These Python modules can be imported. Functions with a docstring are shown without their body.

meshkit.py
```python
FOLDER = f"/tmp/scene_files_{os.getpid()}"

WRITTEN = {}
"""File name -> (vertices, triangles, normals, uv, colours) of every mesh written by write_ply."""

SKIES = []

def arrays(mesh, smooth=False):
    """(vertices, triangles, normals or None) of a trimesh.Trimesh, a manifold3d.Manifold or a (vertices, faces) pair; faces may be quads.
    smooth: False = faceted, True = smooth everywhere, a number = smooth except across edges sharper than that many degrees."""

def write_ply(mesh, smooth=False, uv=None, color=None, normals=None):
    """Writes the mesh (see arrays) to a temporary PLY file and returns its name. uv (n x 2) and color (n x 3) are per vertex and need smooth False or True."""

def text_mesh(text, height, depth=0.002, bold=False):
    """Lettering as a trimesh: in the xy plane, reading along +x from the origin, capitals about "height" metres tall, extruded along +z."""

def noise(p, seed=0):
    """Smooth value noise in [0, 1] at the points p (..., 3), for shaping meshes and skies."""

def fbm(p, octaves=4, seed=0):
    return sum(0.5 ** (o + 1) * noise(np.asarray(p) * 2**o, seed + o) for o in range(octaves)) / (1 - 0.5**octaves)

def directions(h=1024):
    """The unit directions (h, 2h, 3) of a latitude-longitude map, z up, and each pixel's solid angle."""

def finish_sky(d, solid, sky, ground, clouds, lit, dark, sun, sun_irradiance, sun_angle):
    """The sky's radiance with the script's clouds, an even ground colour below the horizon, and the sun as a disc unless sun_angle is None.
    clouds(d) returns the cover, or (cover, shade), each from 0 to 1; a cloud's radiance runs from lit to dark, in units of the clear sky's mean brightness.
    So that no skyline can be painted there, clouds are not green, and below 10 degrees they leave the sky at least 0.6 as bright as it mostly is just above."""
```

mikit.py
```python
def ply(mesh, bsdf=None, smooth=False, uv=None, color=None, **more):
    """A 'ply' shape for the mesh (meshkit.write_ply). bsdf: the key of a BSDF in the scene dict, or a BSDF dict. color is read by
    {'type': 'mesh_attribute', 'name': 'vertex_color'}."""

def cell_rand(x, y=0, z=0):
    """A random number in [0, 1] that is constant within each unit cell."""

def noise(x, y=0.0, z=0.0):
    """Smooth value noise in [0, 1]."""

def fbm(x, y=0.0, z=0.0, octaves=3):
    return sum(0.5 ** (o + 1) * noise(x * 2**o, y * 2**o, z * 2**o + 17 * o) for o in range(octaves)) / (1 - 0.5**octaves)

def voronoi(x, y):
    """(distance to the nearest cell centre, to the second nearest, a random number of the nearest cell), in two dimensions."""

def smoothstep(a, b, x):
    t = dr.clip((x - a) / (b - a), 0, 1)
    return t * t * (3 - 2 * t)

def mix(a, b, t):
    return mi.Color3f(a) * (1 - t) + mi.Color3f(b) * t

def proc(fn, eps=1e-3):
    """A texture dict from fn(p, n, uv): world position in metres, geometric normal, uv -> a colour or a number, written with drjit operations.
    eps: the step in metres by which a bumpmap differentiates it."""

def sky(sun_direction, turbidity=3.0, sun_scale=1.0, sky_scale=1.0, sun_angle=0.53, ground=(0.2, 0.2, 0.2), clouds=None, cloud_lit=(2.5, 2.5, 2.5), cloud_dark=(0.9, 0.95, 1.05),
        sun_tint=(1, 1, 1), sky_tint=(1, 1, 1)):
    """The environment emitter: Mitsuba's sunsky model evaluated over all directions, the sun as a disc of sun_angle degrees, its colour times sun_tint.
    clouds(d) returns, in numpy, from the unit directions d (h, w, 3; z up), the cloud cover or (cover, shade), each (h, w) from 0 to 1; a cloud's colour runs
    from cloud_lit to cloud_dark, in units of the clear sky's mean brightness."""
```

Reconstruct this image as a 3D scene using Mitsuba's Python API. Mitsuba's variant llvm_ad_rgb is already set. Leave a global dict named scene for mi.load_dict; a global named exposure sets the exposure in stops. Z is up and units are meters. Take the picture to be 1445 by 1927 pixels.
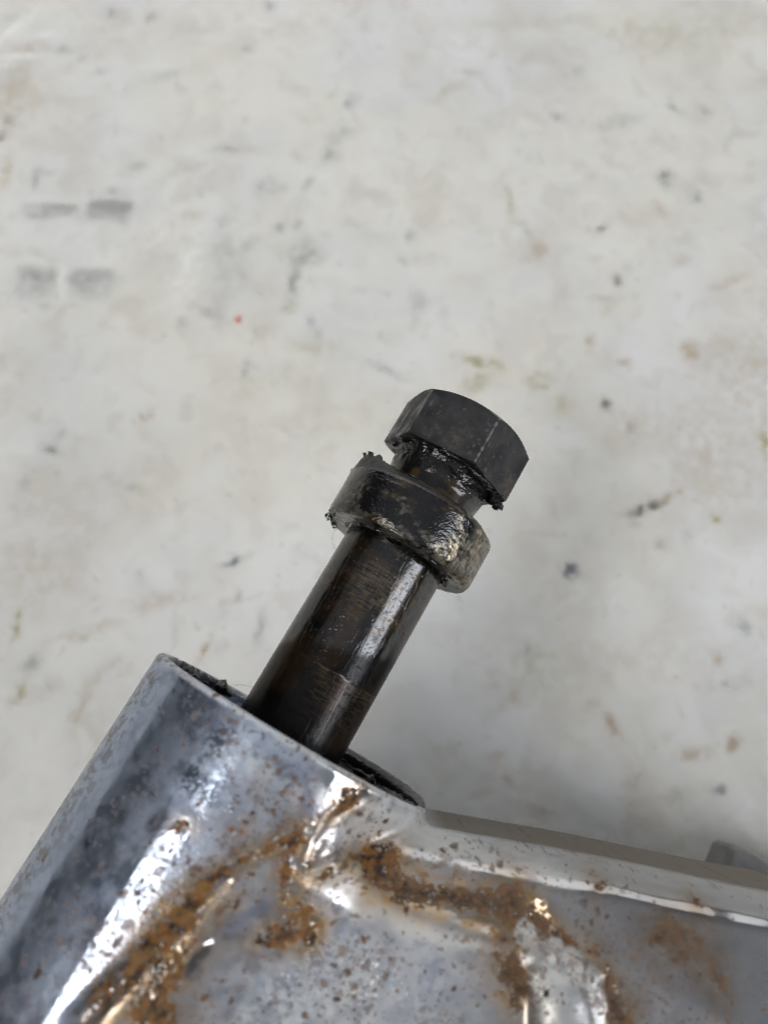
import math
import numpy as np
import trimesh, manifold3d as m3
import drjit as dr
import mitsuba as mi
import mikit, meshkit
from mikit import noise, fbm, smoothstep, mix, proc

scene, labels = {}, {}
T = mi.ScalarTransform4f

# ------------------------------------------------------------------ camera
TILT = math.radians(15.7)
CAM = np.array([-0.00269, -0.04087, 0.28172])
FWD = np.array([0, math.sin(TILT), -math.cos(TILT)])
UPV = np.array([0, math.cos(TILT), math.sin(TILT)])
scene['camera'] = {
    'type': 'thinlens', 'fov': 2 * math.degrees(math.atan(722.5 / 1485)), 'fov_axis': 'x',
    'to_world': T().look_at(origin=CAM.tolist(), target=(CAM + FWD).tolist(), up=UPV.tolist()),
    'aperture_radius': 0.0015, 'focus_distance': 0.177, 'near_clip': 0.01, 'far_clip': 50.0}
exposure = -0.25

# ------------------------------------------------------------------ lamps (a workshop lit from overhead and from one side, plus two added fill panels)
def lamp(key, centre, ex, ey, size, rgb, label, cat='lamp'):
    """A flat lamp: a housing with a glowing diffuser on the side that ex x ey faces."""
    ex, ey = np.array(ex, float), np.array(ey, float)
    ex /= np.linalg.norm(ex); ey -= ex * (ex @ ey); ey /= np.linalg.norm(ey)
    n = np.cross(ex, ey); c = np.array(centre, float)
    a, b = size[0] / 2, size[1] / 2
    q = np.array([c - a * ex - b * ey, c + a * ex - b * ey, c + a * ex + b * ey, c - a * ex + b * ey])
    scene[key + '__diffuser'] = mikit.ply((q, [[0, 1, 2], [0, 2, 3]]), 'white_paint', emitter={'type': 'area', 'radiance': {'type': 'rgb', 'value': list(rgb)}})
    M = np.eye(4); M[:3, 0], M[:3, 1], M[:3, 2], M[:3, 3] = ex, ey, n, c - n * 0.03
    box = trimesh.creation.box((size[0] + .04, size[1] + .04, 0.05)); box.apply_transform(M)
    scene[key + '__housing'] = mikit.ply(box, 'white_paint')
    labels[key] = {'label': label, 'category': cat}

scene['white_paint'] = {'type': 'twosided', 'nested': {'type': 'diffuse', 'reflectance': {'type': 'rgb', 'value': [.7, .7, .7]}}}
lamp('ceiling_lamp', (-1.2, -0.62, 1.9), (1, 0, 0), (0, -1, 0), (0.8, 1.35), (10.4, 10.1, 9.5), 'bright square ceiling lamp to the left of the worktop')
lamp('side_lamp', (1.65, -0.83, 1.25), (0, 1, 0), (0.45, 0, -1), (0.8, 1.1), (9.0, 9.4, 10.1), 'cool white lamp panel at the right of the worktop')
lamp('added_far_panel', (0.2, 1.75, 0.85), (1, 0, 0), (0, -0.2, 1), (2.4, 1.3), (1.75, 1.78, 1.8), 'broad upright fill panel added beyond the far side of the worktop')  # added fill: brightens far-facing chrome and the far part of the worktop
lamp('added_overhead_panel', (0.6, 0.3, 2.7), (1, 0, 0), (0, -1, 0), (6.4, 6.0), (0.16, 0.175, 0.205), 'wide dim panel added overhead in place of ambient room light')  # added glowing panel standing in for ambient room light

# ------------------------------------------------------------------ frame of the bolt: u along its axis, v across, w up (mm)
H = 0.100
A = np.array([0.495792, 0.868441, 0]); B = np.array([0.868441, -0.495792, 0]); Z = np.array([0, 0, 1.0])
ROT = np.stack([A, B, Z])
def world(q):                                  # (n,3) u,v,w in mm -> metres
    return np.asarray(q, float) @ ROT * 1e-3 + [0, 0, H]
def uvw(p):                                    # same for textures
    return ((p.x * A[0] + p.y * A[1]) * 1e3, (p.x * B[0] + p.y * B[1]) * 1e3, (p.z - H) * 1e3)

RUST = [(-79.4,2.9,8.14,1.54,-2.93,1.0),(-90.3,0.1,7.11,1.6,-3.07,1.0),(-97.9,-2.1,4.4,1.41,-3.07,1.0),(-90.2,5.2,6.65,3.55,-3.07,0.75),(-80.7,4.8,4.06,3.16,-2.98,0.55),(-94.6,8.1,3.53,3.53,1.04,0.8),(-70.5,5.2,7.35,0.83,0.55,0.75),(-62.6,10.8,4.67,0.84,0.6,0.85),(-65.6,14.7,1.31,4.68,1.12,1.0),(-60.7,13.4,1.51,2.35,1.56,0.9),(-74.1,9.4,3.66,0.92,0.42,0.6),(-71.2,21.1,2.37,2.28,1.04,1.15),(-75.7,18.4,3.91,1.86,0.9,1.15),(-73.5,24.2,1.15,1.73,1.04,0.8),(-57.6,28.9,2.94,3.53,1.56,1.0),(-57.5,27.2,3.93,1.37,1.38,0.8),(-58.8,35.8,4.86,2.33,1.38,1.2),(-55.8,43.0,4.85,1.65,1.18,1.1),(-54.1,47.6,3.87,1.94,1.12,1.1),(-51.3,52.6,2.42,3.39,1.38,1.2),(-52.2,58.0,2.89,2.4,1.82,1.1),(-51.9,63.8,4.79,1.34,1.73,0.9),(-61.1,57.2,3.04,3.04,2.08,1.0),(-63.8,60.1,1.32,4.24,1.12,0.9),(-54.8,74.1,1.51,5.19,0.83,0.9),(-57.7,77.5,2.81,2.34,1.04,0.7),(-42.5,82.0,3.82,3.06,1.56,0.85),(-44.5,90.6,1.51,2.83,0.77,0.8),(-42.6,78.4,1.73,2.4,1.04,0.5),(-38.2,84.3,2.88,1.92,1.04,0.4),(-50.0,17.9,2.13,1.55,0.51,1.1),(-52.4,17.6,1.74,0.77,0.51,0.8),(-62.9,17.2,0.95,1.89,1.38,0.7),(-62.6,21.3,2.89,0.77,0.69,0.7),(-40.7,65.5,1.36,1.56,1.04,0.75),(-34.2,82.8,0.97,0.87,1.04,0.7),(-68.9,-5.9,1.86,1.3,0.34,0.5),(-63.8,3.1,2.32,1.67,1.56,0.5),(-56.0,2.5,1.7,1.13,0.25,0.5),(-67.6,-4.5,1.86,1.12,1.04,0.6)]
SPECK = [(-77.7,32.3,12.28,6.61,0.77,1.0),(-84.6,25.4,10.34,4.7,0.51,1.0),(-74.3,43.4,11.28,4.7,1.04,0.7),(-62.4,5.5,9.31,7.45,-0.01,0.55),(-58.3,-1.5,6.59,4.71,-0.01,0.5),(-73.1,-2.9,8.28,5.52,0.08,0.6),(-88.8,-6.7,10.82,5.41,0.08,0.55),(-102.4,-10.6,8.02,5.34,0.16,0.6),(-67.0,54.4,8.48,5.65,1.04,0.5),(-52.3,9.0,5.69,3.8,1.04,0.35),(-71.3,35.1,7.62,3.81,1.21,0.55),(-50.6,79.9,11.34,5.67,1.04,0.45),(-50.2,40.0,13.74,2.94,1.21,0.45),(-37.3,66.3,17.6,1.96,1.24,0.4)]
HAZE = [(-52.8,24.5,5.95,4.46,1.56,1.0),(-48.8,31.3,5.45,2.97,1.65,0.9),(-63.0,30.3,5.82,2.13,1.47,0.9),(-61.8,23.0,3.89,2.14,1.04,0.9),(-62.9,40.3,7.21,1.92,1.3,0.9),(-61.2,49.2,5.73,1.72,1.21,0.7),(-48.1,40.0,5.91,2.95,1.24,0.8),(-44.6,53.6,8.8,2.15,1.24,0.8),(-81.8,30.3,11.28,4.7,0.69,0.5),(-52.9,0.6,6.64,2.84,1.56,0.35),(-55.1,68.5,3.79,5.69,0.69,0.5),(-90.2,5.2,5.32,3.55,3.13,0.3)] + [(-59., 64., 6., 5., .9, .8)]
DARK_REFLECTIONS = [(-52.2,-7.3,3.85,2.5,0.16,1.0),(-60.6,-8.2,3.33,1.9,-0.01,0.8),(-62.4,-5.1,2.07,1.5,-0.01,0.8),(-46.9,-20.8,3.07,1.02,1.56,0.6),(-70.9,-9.2,2.81,1.5,-0.01,0.45),(-79.8,-18.5,2.49,0.96,-0.01,0.5),(-51.0,3.9,5.7,1.33,1.59,0.5)]  # dark reflections on the sleeve, painted as a film in the chrome colour
SEAM = [(-48.9,18.7),(-50.0,17.9),(-53.7,16.2),(-58.6,16.1),(-62.6,16.3),(-64.1,17.7),(-62.6,19.2),(-59.8,21.8),(-59.1,24.1),(-60.0,27.5)]
VALLEY = [(-56.8,25.7),(-59.2,29.8),(-59.5,35.6),(-56.7,43.5),(-54.9,50.2),(-52.0,55.7)]
RIDGE = [(-60.6,22.3),(-59.5,25.5),(-61.9,31.4),(-62.3,37.7),(-60.8,45.7),(-59.0,52.3)]
DENT = [(-71.7,6.4),(-76.3,5.1),(-82.1,3.1),(-90.6,0.3),(-97.4,-2.0),(-101.6,-2.8)]
DENT2 = [(-81.8,8.1),(-87.7,6.6),(-92.9,7.0),(-96.0,7.4)]
LOBE1 = [(-52.2,54.9),(-54.5,57.5),(-56.6,60.8),(-58.7,63.9),(-61.3,67.8),(-65.1,70.2)]
LOBE2 = [(-53.4,62.9),(-54.1,66.1),(-55.8,69.9),(-58.6,72.5),(-61.5,74.2)]
PIT = [(-60.7,64.1)]
STAINS = [(-144.4,137.4,8.6,2.5,0.0,0.0,0.55),(-143.8,132.6,7.7,4.9,0.0,0.0,0.3),(-121.1,136.9,8.6,2.9,0.0,0.0,0.6),(-121.2,133.8,7.7,5.3,0.0,0.0,0.35),(-151.3,131.4,0.7,4.6,-0.37,0.0,0.4),(-139.3,123.4,1.9,1.7,0.0,0.0,0.5),(-142.2,167.4,11.3,2.3,0.17,0.0,0.5),(-119.1,167.4,9.2,2.3,0.1,0.0,0.55),(-110.3,168.7,2.6,3.6,0.0,0.0,0.6),(-149.2,185.1,1.4,4.7,-0.1,0.0,0.6),(-145.6,187.0,3.1,0.8,0.0,0.0,0.4),(-117.0,176.5,1.8,1.8,0.0,0.0,0.5),(-107.2,191.5,2.4,3.1,0.92,0.0,0.4),(-92.8,185.7,8.9,2.7,0.42,0.0,0.25),(-66.7,199.6,8.6,1.6,0.1,0.0,0.5),(-82.6,166.2,4.4,2.3,0.0,3.0,0.45),(-69.6,162.8,2.6,2.3,0.0,0.0,0.6),(-51.1,179.1,4.5,3.6,0.41,0.0,0.5),(-45.4,161.1,2.6,2.5,0.0,0.0,0.6),(-37.7,161.1,1.8,2.0,0.0,0.0,0.5),(-35.8,147.3,7.0,4.9,0.4,0.0,0.6),(-39.7,135.0,2.6,8.6,-0.2,0.0,0.6),(-41.5,123.0,3.0,2.4,0.0,3.0,0.45),(-68.4,149.8,8.7,7.4,0.0,0.0,0.3),(-57.7,152.2,3.9,4.0,0.0,0.0,0.4),(-65.6,137.4,8.6,9.7,0.0,0.0,0.2),(-17.1,223.0,4.2,2.3,0.97,0.0,0.65),(-21.9,207.2,4.4,3.6,0.8,0.0,0.35),(-25.4,196.9,2.4,6.7,-0.5,0.0,0.5),(-34.5,181.7,1.6,5.1,-0.5,0.0,0.35),(-60.0,118.7,1.3,1.4,0.0,4.0,1.0),(-83.0,115.4,1.9,2.4,0.0,0.0,0.5),(-72.6,121.8,4.8,1.8,-0.38,0.0,0.35),(-31.1,115.4,1.9,4.6,0.48,0.0,0.4),(-56.2,97.4,1.9,4.0,-0.19,0.0,0.5),(-51.6,112.4,2.9,2.3,0.0,0.0,0.35),(-28.3,105.4,10.5,5.7,0.0,3.0,0.25),(-2.2,95.1,7.1,1.3,-0.42,5.0,0.4),(11.1,126.6,2.6,3.3,0.0,5.0,0.6),(8.6,156.8,2.0,2.3,0.0,0.0,0.55),(4.8,144.3,1.9,2.0,0.0,0.0,0.35),(117.0,183.6,3.5,3.5,-0.21,1.0,0.7),(87.1,159.8,3.4,1.9,0.65,1.0,0.55),(92.0,136.2,2.4,2.2,0.0,1.0,0.55),(88.3,125.4,2.1,4.3,-0.5,2.0,0.4),(86.4,127.7,5.1,1.2,0.0,0.0,0.35),(111.3,170.0,2.2,2.3,0.0,2.0,0.6),(129.0,174.7,2.0,2.1,0.0,0.0,0.55),(82.8,240.3,2.5,2.8,-0.84,0.0,0.5),(72.9,215.4,2.3,2.2,0.0,5.0,0.5),(98.6,213.2,9.9,2.4,0.25,0.0,0.35),(123.2,219.1,5.0,1.4,-0.54,0.0,0.5),(107.6,232.3,1.2,4.5,0.21,0.0,0.4),(134.9,220.2,2.1,2.0,0.0,0.0,0.4),(37.1,238.6,4.7,2.0,-0.11,0.0,0.4),(26.9,229.5,6.6,2.1,0.7,3.0,0.3),(49.9,172.6,1.8,7.7,0.0,3.0,0.4),(54.9,161.1,2.0,4.4,0.39,0.0,0.4),(60.9,149.8,4.0,3.4,-0.79,2.0,0.4),(136.3,135.0,5.6,1.4,0.46,2.0,0.4),(118.1,146.0,3.0,2.2,0.0,2.0,0.35),(118.0,104.2,3.3,3.0,0.0,2.0,0.5),(92.6,99.6,2.1,2.1,0.0,2.0,0.55),(78.5,106.5,1.9,3.3,-0.39,2.0,0.45),(36.4,99.6,5.8,2.1,-0.1,3.0,0.9),(34.0,90.6,5.6,3.5,0.55,3.0,0.5),(56.8,91.7,5.4,4.5,-0.58,3.0,0.45),(66.5,81.6,4.5,4.9,0.0,3.0,0.3),(82.8,80.5,1.8,2.0,0.0,1.0,0.6),(91.0,72.9,1.3,2.1,0.36,0.0,0.6),(95.6,41.1,6.2,1.4,0.39,1.0,0.95),(104.3,44.8,4.6,1.4,0.44,2.0,0.6),(89.5,34.5,1.8,1.6,0.0,0.0,0.45),(65.9,15.6,1.9,2.8,-0.36,5.0,1.0),(65.5,15.0,1.2,1.6,0.0,1.0,0.8),(97.4,26.9,1.8,1.8,0.0,1.0,0.4),(109.1,28.5,1.4,1.4,0.0,0.0,0.5),(119.6,34.5,1.8,1.6,0.0,3.0,0.55),(124.6,-4.3,2.3,2.3,0.0,5.0,0.6),(115.3,-14.5,2.6,2.2,0.0,2.0,0.5),(117.1,-24.6,2.2,1.3,0.0,1.0,0.5),(75.2,-38.9,1.9,4.5,0.46,2.0,0.5),(70.6,-31.8,3.7,2.5,0.0,2.0,0.25),(117.0,-44.2,2.4,2.2,-0.54,2.0,0.8),(103.0,-47.7,5.6,2.4,0.24,2.0,0.35),(110.8,-58.0,2.2,1.5,0.0,0.0,0.7),(94.4,-61.4,2.6,1.6,0.32,3.0,0.6),(47.5,-12.7,1.5,1.7,0.0,0.0,0.5),(41.2,-28.2,1.7,2.0,0.0,2.0,0.45),(38.2,-56.3,2.2,2.0,0.0,2.0,0.45),(34.9,-47.7,2.9,1.7,0.5,2.0,0.4),(50.3,-66.4,2.5,1.7,0.0,2.0,0.4),(82.3,-56.3,4.3,6.8,0.0,2.0,0.25),(-129.2,63.1,3.7,1.6,-0.6,0.0,0.7),(-126.4,68.5,2.8,1.6,0.78,0.0,0.3),(-138.1,49.0,2.0,1.9,0.0,0.0,0.5),(-93.7,75.9,2.0,1.8,0.0,2.0,0.8),(-96.6,47.3,2.8,1.9,0.0,0.0,0.35),(-58.0,19.3,2.5,1.2,0.45,5.0,0.9),(-55.5,8.2,1.5,2.3,0.0,0.0,0.4),(-46.1,-4.3,1.7,4.9,-0.17,0.0,0.4),(-133.1,-2.4,1.4,5.2,-0.25,3.0,0.7),(-83.4,5.3,11.3,2.7,0.18,2.0,0.35),(-109.0,-6.1,11.1,1.7,0.27,2.0,0.3),(-66.1,-11.8,1.1,4.7,-0.37,2.0,0.6),(-126.5,-17.3,3.5,2.7,0.55,5.0,0.35),(-98.5,-17.3,2.9,1.7,0.54,0.0,0.3),(-106.4,-31.8,1.7,8.6,-0.33,2.0,0.35),(-130.8,-28.2,1.5,3.8,-0.33,3.0,0.5),(-120.1,-24.6,2.6,1.6,0.0,0.0,0.3),(-166.6,205.0,2.0,2.2,0.0,1.0,1.0),(-165.0,214.1,2.6,4.0,-0.57,0.0,0.5),(-162.6,188.3,2.7,8.0,0.0,2.0,0.3),(-144.4,252.0,2.2,2.3,0.87,0.0,0.6),(-137.4,248.2,3.3,1.7,0.66,0.0,0.4),(-126.8,273.4,3.4,2.4,0.66,0.0,0.5),(-107.4,270.4,3.0,2.4,0.66,0.0,0.5),(-127.1,239.5,3.4,2.2,0.85,0.0,0.35),(-99.0,238.0,9.3,2.6,0.33,0.0,0.25),(-159.1,252.5,9.3,4.8,0.11,2.0,0.3),(-55.0,277.1,2.2,2.1,0.0,5.0,0.6),(-63.5,253.1,1.7,1.8,0.0,5.0,0.4),(-169.7,261.4,1.3,11.0,-0.5,6.0,0.7),(-162.3,268.9,1.6,11.2,-0.5,6.0,0.7),(-155.4,260.8,7.1,1.5,0.07,6.0,0.6),(-164.5,248.2,10.5,1.5,0.11,6.0,0.7),(-169.8,243.8,4.6,1.8,0.56,6.0,0.5),(-132.5,135.0,0.9,6.3,0.0,6.0,0.7),(-95.3,159.8,20.0,6.3,0.61,6.0,0.3),(-82.1,142.3,4.0,14.4,-0.2,6.0,0.5),(119.7,62.1,18.1,25.2,0.0,2.0,0.22),(137.8,95.1,12.4,20.2,0.0,2.0,0.25),(142.4,66.4,3.2,8.6,0.0,3.0,0.6),(94.4,72.9,16.3,13.0,0.0,2.0,0.15),(-117.6,39.0,21.7,16.2,0.0,2.0,0.15),(-126.6,15.0,17.4,11.7,0.0,2.0,0.2),(122.7,261.4,38.6,11.8,0.11,3.0,0.22),(58.8,267.4,28.8,4.2,0.07,3.0,0.2),(-162.9,226.6,9.3,19.6,0.0,2.0,0.3),(-17.4,72.9,24.7,8.6,0.37,3.0,0.15),(45.4,-17.3,22.4,10.9,0.0,3.0,0.2),(95.9,-17.3,28.0,11.0,0.0,2.0,0.12),(-32.0,270.4,47.9,12.0,0.0,6.0,0.2),(-52.8,90.6,33.1,9.0,0.29,3.0,0.12)]
PADS = [(-143.9, 134.8, 8.3, 7.0, 0.62), (-120.6, 134.7, 8.5, 6.9, 0.7), (-142.3, 168.5, 10.7, 3.1, 0.5), (-117.6, 168.0, 9.2, 4.6, 0.6), (-65.2, 142.5, 9.5, 14.8, 0.3), (-37.9, 146.0, 8.6, 3.7, 0.45), (-39.6, 131.5, 2.9, 10.9, 0.4)]

def blobs(u, v, L, most=False):
    s = mi.Float(0)
    for (a, b, ra, rb, ang, k) in L:
        c, q = math.cos(ang), math.sin(ang)
        x, y = u - a, v - b
        e = (x * c + y * q) / ra; g = (y * c - x * q) / rb
        t = k * dr.exp(-(e * e + g * g))
        s = dr.maximum(s, t) if most else s + t
    return s

# ------------------------------------------------------------------ materials
WARM = mi.Color3f
def C3(*c): return mi.Color3f(*c)

def table_color(p, n, uv):
    x, y = p.x * 1e3, p.y * 1e3
    wx = x + 7 * (noise(x * .11, y * .11, 3.) - .5) + .8 * (noise(x * .4, y * .4, 5.) - .5)
    wy = y + 7 * (noise(x * .11, y * .11, 13.) - .5) + .8 * (noise(x * .4, y * .4, 15.) - .5)
    low = fbm(x * .016, y * .016, 1., 4)
    mid = fbm(wx * .06, wy * .06, 2., 4)
    fine = fbm(x * .35, y * .35, 4., 3)
    c = mix(C3(.685, .68, .645), C3(.66, .668, .672), smoothstep(.35, .65, low)) * C3(1.0, .985, .955)
    c = mix(c, C3(.56, .52, .46), .40 * smoothstep(.50, .80, mid))
    c = mix(c, C3(.70, .70, .69), .5 * smoothstep(.5, .25, mid))
    mot = fbm(wx * .13 + 40, wy * .13, 7., 4)
    c = mix(c, C3(.46, .425, .37), .26 * smoothstep(.57, .80, mot))
    c = c * (1 - .05 * smoothstep(.48, .72, fbm(wx * .03 + 9, wy * .03, 6., 4))) * (1 - .04 * smoothstep(.5, .7, fbm(wx * .09, wy * .09 + 30, 6., 4)))
    # random small spots: a grid of cells with one spot each
    for (cell, seed, lim, rad, col) in ((9.5, 1., .25, 1.0, (.30, .29, .27)), (17., 2., .45, 2.2, (.42, .37, .29)), (27., 5., .6, 4.5, (.47, .46, .44))):
        i, j = dr.floor(wx / cell), dr.floor(wy / cell)
        h1, h2, h3, h4 = (mikit.cell_rand(i, j, seed * 10 + k) for k in range(4))
        dx, dy = wx / cell - i - (.25 + .5 * h1), wy / cell - j - (.25 + .5 * h2)
        dy = dy + dx * (h4 - .5) * .6
        rr = rad / cell * (.4 + .8 * h4)
        d2 = (dx * dx + dy * dy * (1 + .8 * h3)) / (rr * rr)
        c = mix(c, C3(*col), dr.select(h3 < lim, dr.exp(-d2) * (.08 + .26 * h1), 0))
    # larger marks, where they lie on the worktop
    kinds = {0: (.30, .30, .29), 1: (.13, .12, .10), 2: (.42, .34, .25), 3: (.38, .35, .22), 4: (.45, .06, .03), 5: (.17, .18, .19), 6: (.78, .77, .74)}
    rag = .35 + 1.3 * smoothstep(.2, .8, fine)
    fx, fy = 2.2 * (fbm(x * .45, y * .45, 21., 3) - .5), 2.2 * (fbm(x * .45, y * .45, 31., 3) - .5)
    for (a, b, ra, rb, dk) in PADS[:4]:
        dk = dk * 1.25
        e, g = dr.abs(wx * .35 + x * .65 - a) / ra, dr.abs(wy * .35 + y * .65 - b) / rb
        m = smoothstep(1.25, .75, e) * smoothstep(1.3, .7, g) * (.35 + .65 * smoothstep(-.6, .9, (y - b) / rb)) * (.55 + 1.2 * smoothstep(.25, .75, mid))
        c = mix(c, C3(.33, .33, .32), dr.clip(m * dk, 0, .9))
    for k, col in kinds.items():
        L = [(a, b, ra * 1.15, rb * 1.15, g, s * .9) for (a, b, ra, rb, g, kk, s) in STAINS if int(kk) == k]
        m = blobs(x + .4 * (wx - x) + (fx if k != 4 else 0), y + .4 * (wy - y) + (fy if k != 4 else 0), L, True)
        c = mix(c, C3(*col), dr.clip(m * (rag if k != 4 else 1) * (1.4 if k == 2 else 1.3 if k == 3 else 1.1), 0, .95))
    return c * (.98 + .04 * fine)

def table_bump(p, n, uv):
    x, y = p.x * 1e3, p.y * 1e3
    return fbm(x * .25, y * .25, 0., 3) * .0003 + fbm(x * .03, y * .03, 9., 2) * .002

scene['worktop_paint'] = {'type': 'twosided', 'nested': {'type': 'bumpmap', 'arbitrary': proc(table_bump, 4e-4), 'scale': 1.0,
    'bsdf': {'type': 'principled', 'base_color': proc(table_color), 'roughness': .45, 'specular': .35}}}

def chrome_masks(p):
    u, v, w = uvw(p)
    uw = u + 2.2 * (fbm(u * .35, v * .35, w * .35, 3) - .5)
    vw = v + 2.2 * (fbm(u * .35, v * .35, w * .35 + 9.3, 3) - .5)
    n1 = fbm(u * .55, v * .55, w * .55 + 3., 4)
    n2 = fbm(u * 1.7, v * 1.7, w * 1.7 + 7., 3)
    top = smoothstep(2., 12., w)
    R = blobs(uw, vw, RUST) * top
    rust = smoothstep(.28, .70, R * (.45 + 1.0 * smoothstep(.3, .7, n2)) + .8 * (n1 - .5))
    rust = rust * smoothstep(.10, .25, R)
    lump = mi.Float(0)
    for L, rs in ((LOBE1[1:], (2.2, 3., 4.2, 5.2, 5.4)), (LOBE2, (1.4, 2.3, 2.8, 2.8, 2.6))):
        for (a, b), r_ in zip(L, rs):
            lump = dr.maximum(lump, smoothstep(1.15, .8, dr.sqrt(dr.square(u - a) + dr.square(v - b)) / r_ + .5 * (n1 - .5)))
    rust = rust * (1 - .92 * lump)
    S = dr.minimum(1.35 * blobs(u, v, SPECK), 1.3) * top + .30 * smoothstep(-24., -14., v) + .04
    S = S * (.25 + 1.5 * smoothstep(.40, .60, fbm(u * .12 + 4, v * .12, w * .12, 3)))
    S = S * (1 - .6 * smoothstep(26., 32., v) * smoothstep(-62., -59.4, .942 * u - .334 * v))
    speck = mi.Float(0)
    for cell, seed, most in ((.9, 1., .85), (1.7, 2., .8), (3.1, 4., .45)):
        x, y = (u + .9 * (noise(u * .8, v * .8, 3.) - .5) + .4 * (n2 - .5)) / cell, (v + .9 * (noise(u * .8, v * .8, 8.) - .5)) / cell
        i, j = dr.floor(x), dr.floor(y)
        h1, h2, h3, h4 = (mikit.cell_rand(i, j, seed * 10 + k) for k in range(4))
        dx, dy = x - i - (.3 + .4 * h1), y - j - (.3 + .4 * h2)
        rr = .14 + .30 * h4 * h4
        speck = dr.maximum(speck, dr.select(h3 < most * S, smoothstep(1.25, .45, dr.sqrt(dx * dx + dy * dy) / rr + .9 * (n2 - .5)) * (.45 + .55 * h1), 0))
    dk = dr.clip(blobs(uw, vw, DARK_REFLECTIONS) * (.2 + 1.6 * smoothstep(.35, .65, n2)), 0, 1)
    hz = dr.clip(blobs(uw, vw, HAZE) * (.45 + 1.1 * n1), 0, 1)
    hz = dr.maximum(hz, dr.maximum(.45 * lump, .75 * smoothstep(-47.5, -46.9, u) * smoothstep(33., 30., v) * smoothstep(.2, .5, n1)))
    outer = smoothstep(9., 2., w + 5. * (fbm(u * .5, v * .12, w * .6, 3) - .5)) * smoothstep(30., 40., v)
    return u, v, w, rust, speck, dk, hz, n1, n2, outer, lump

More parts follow.
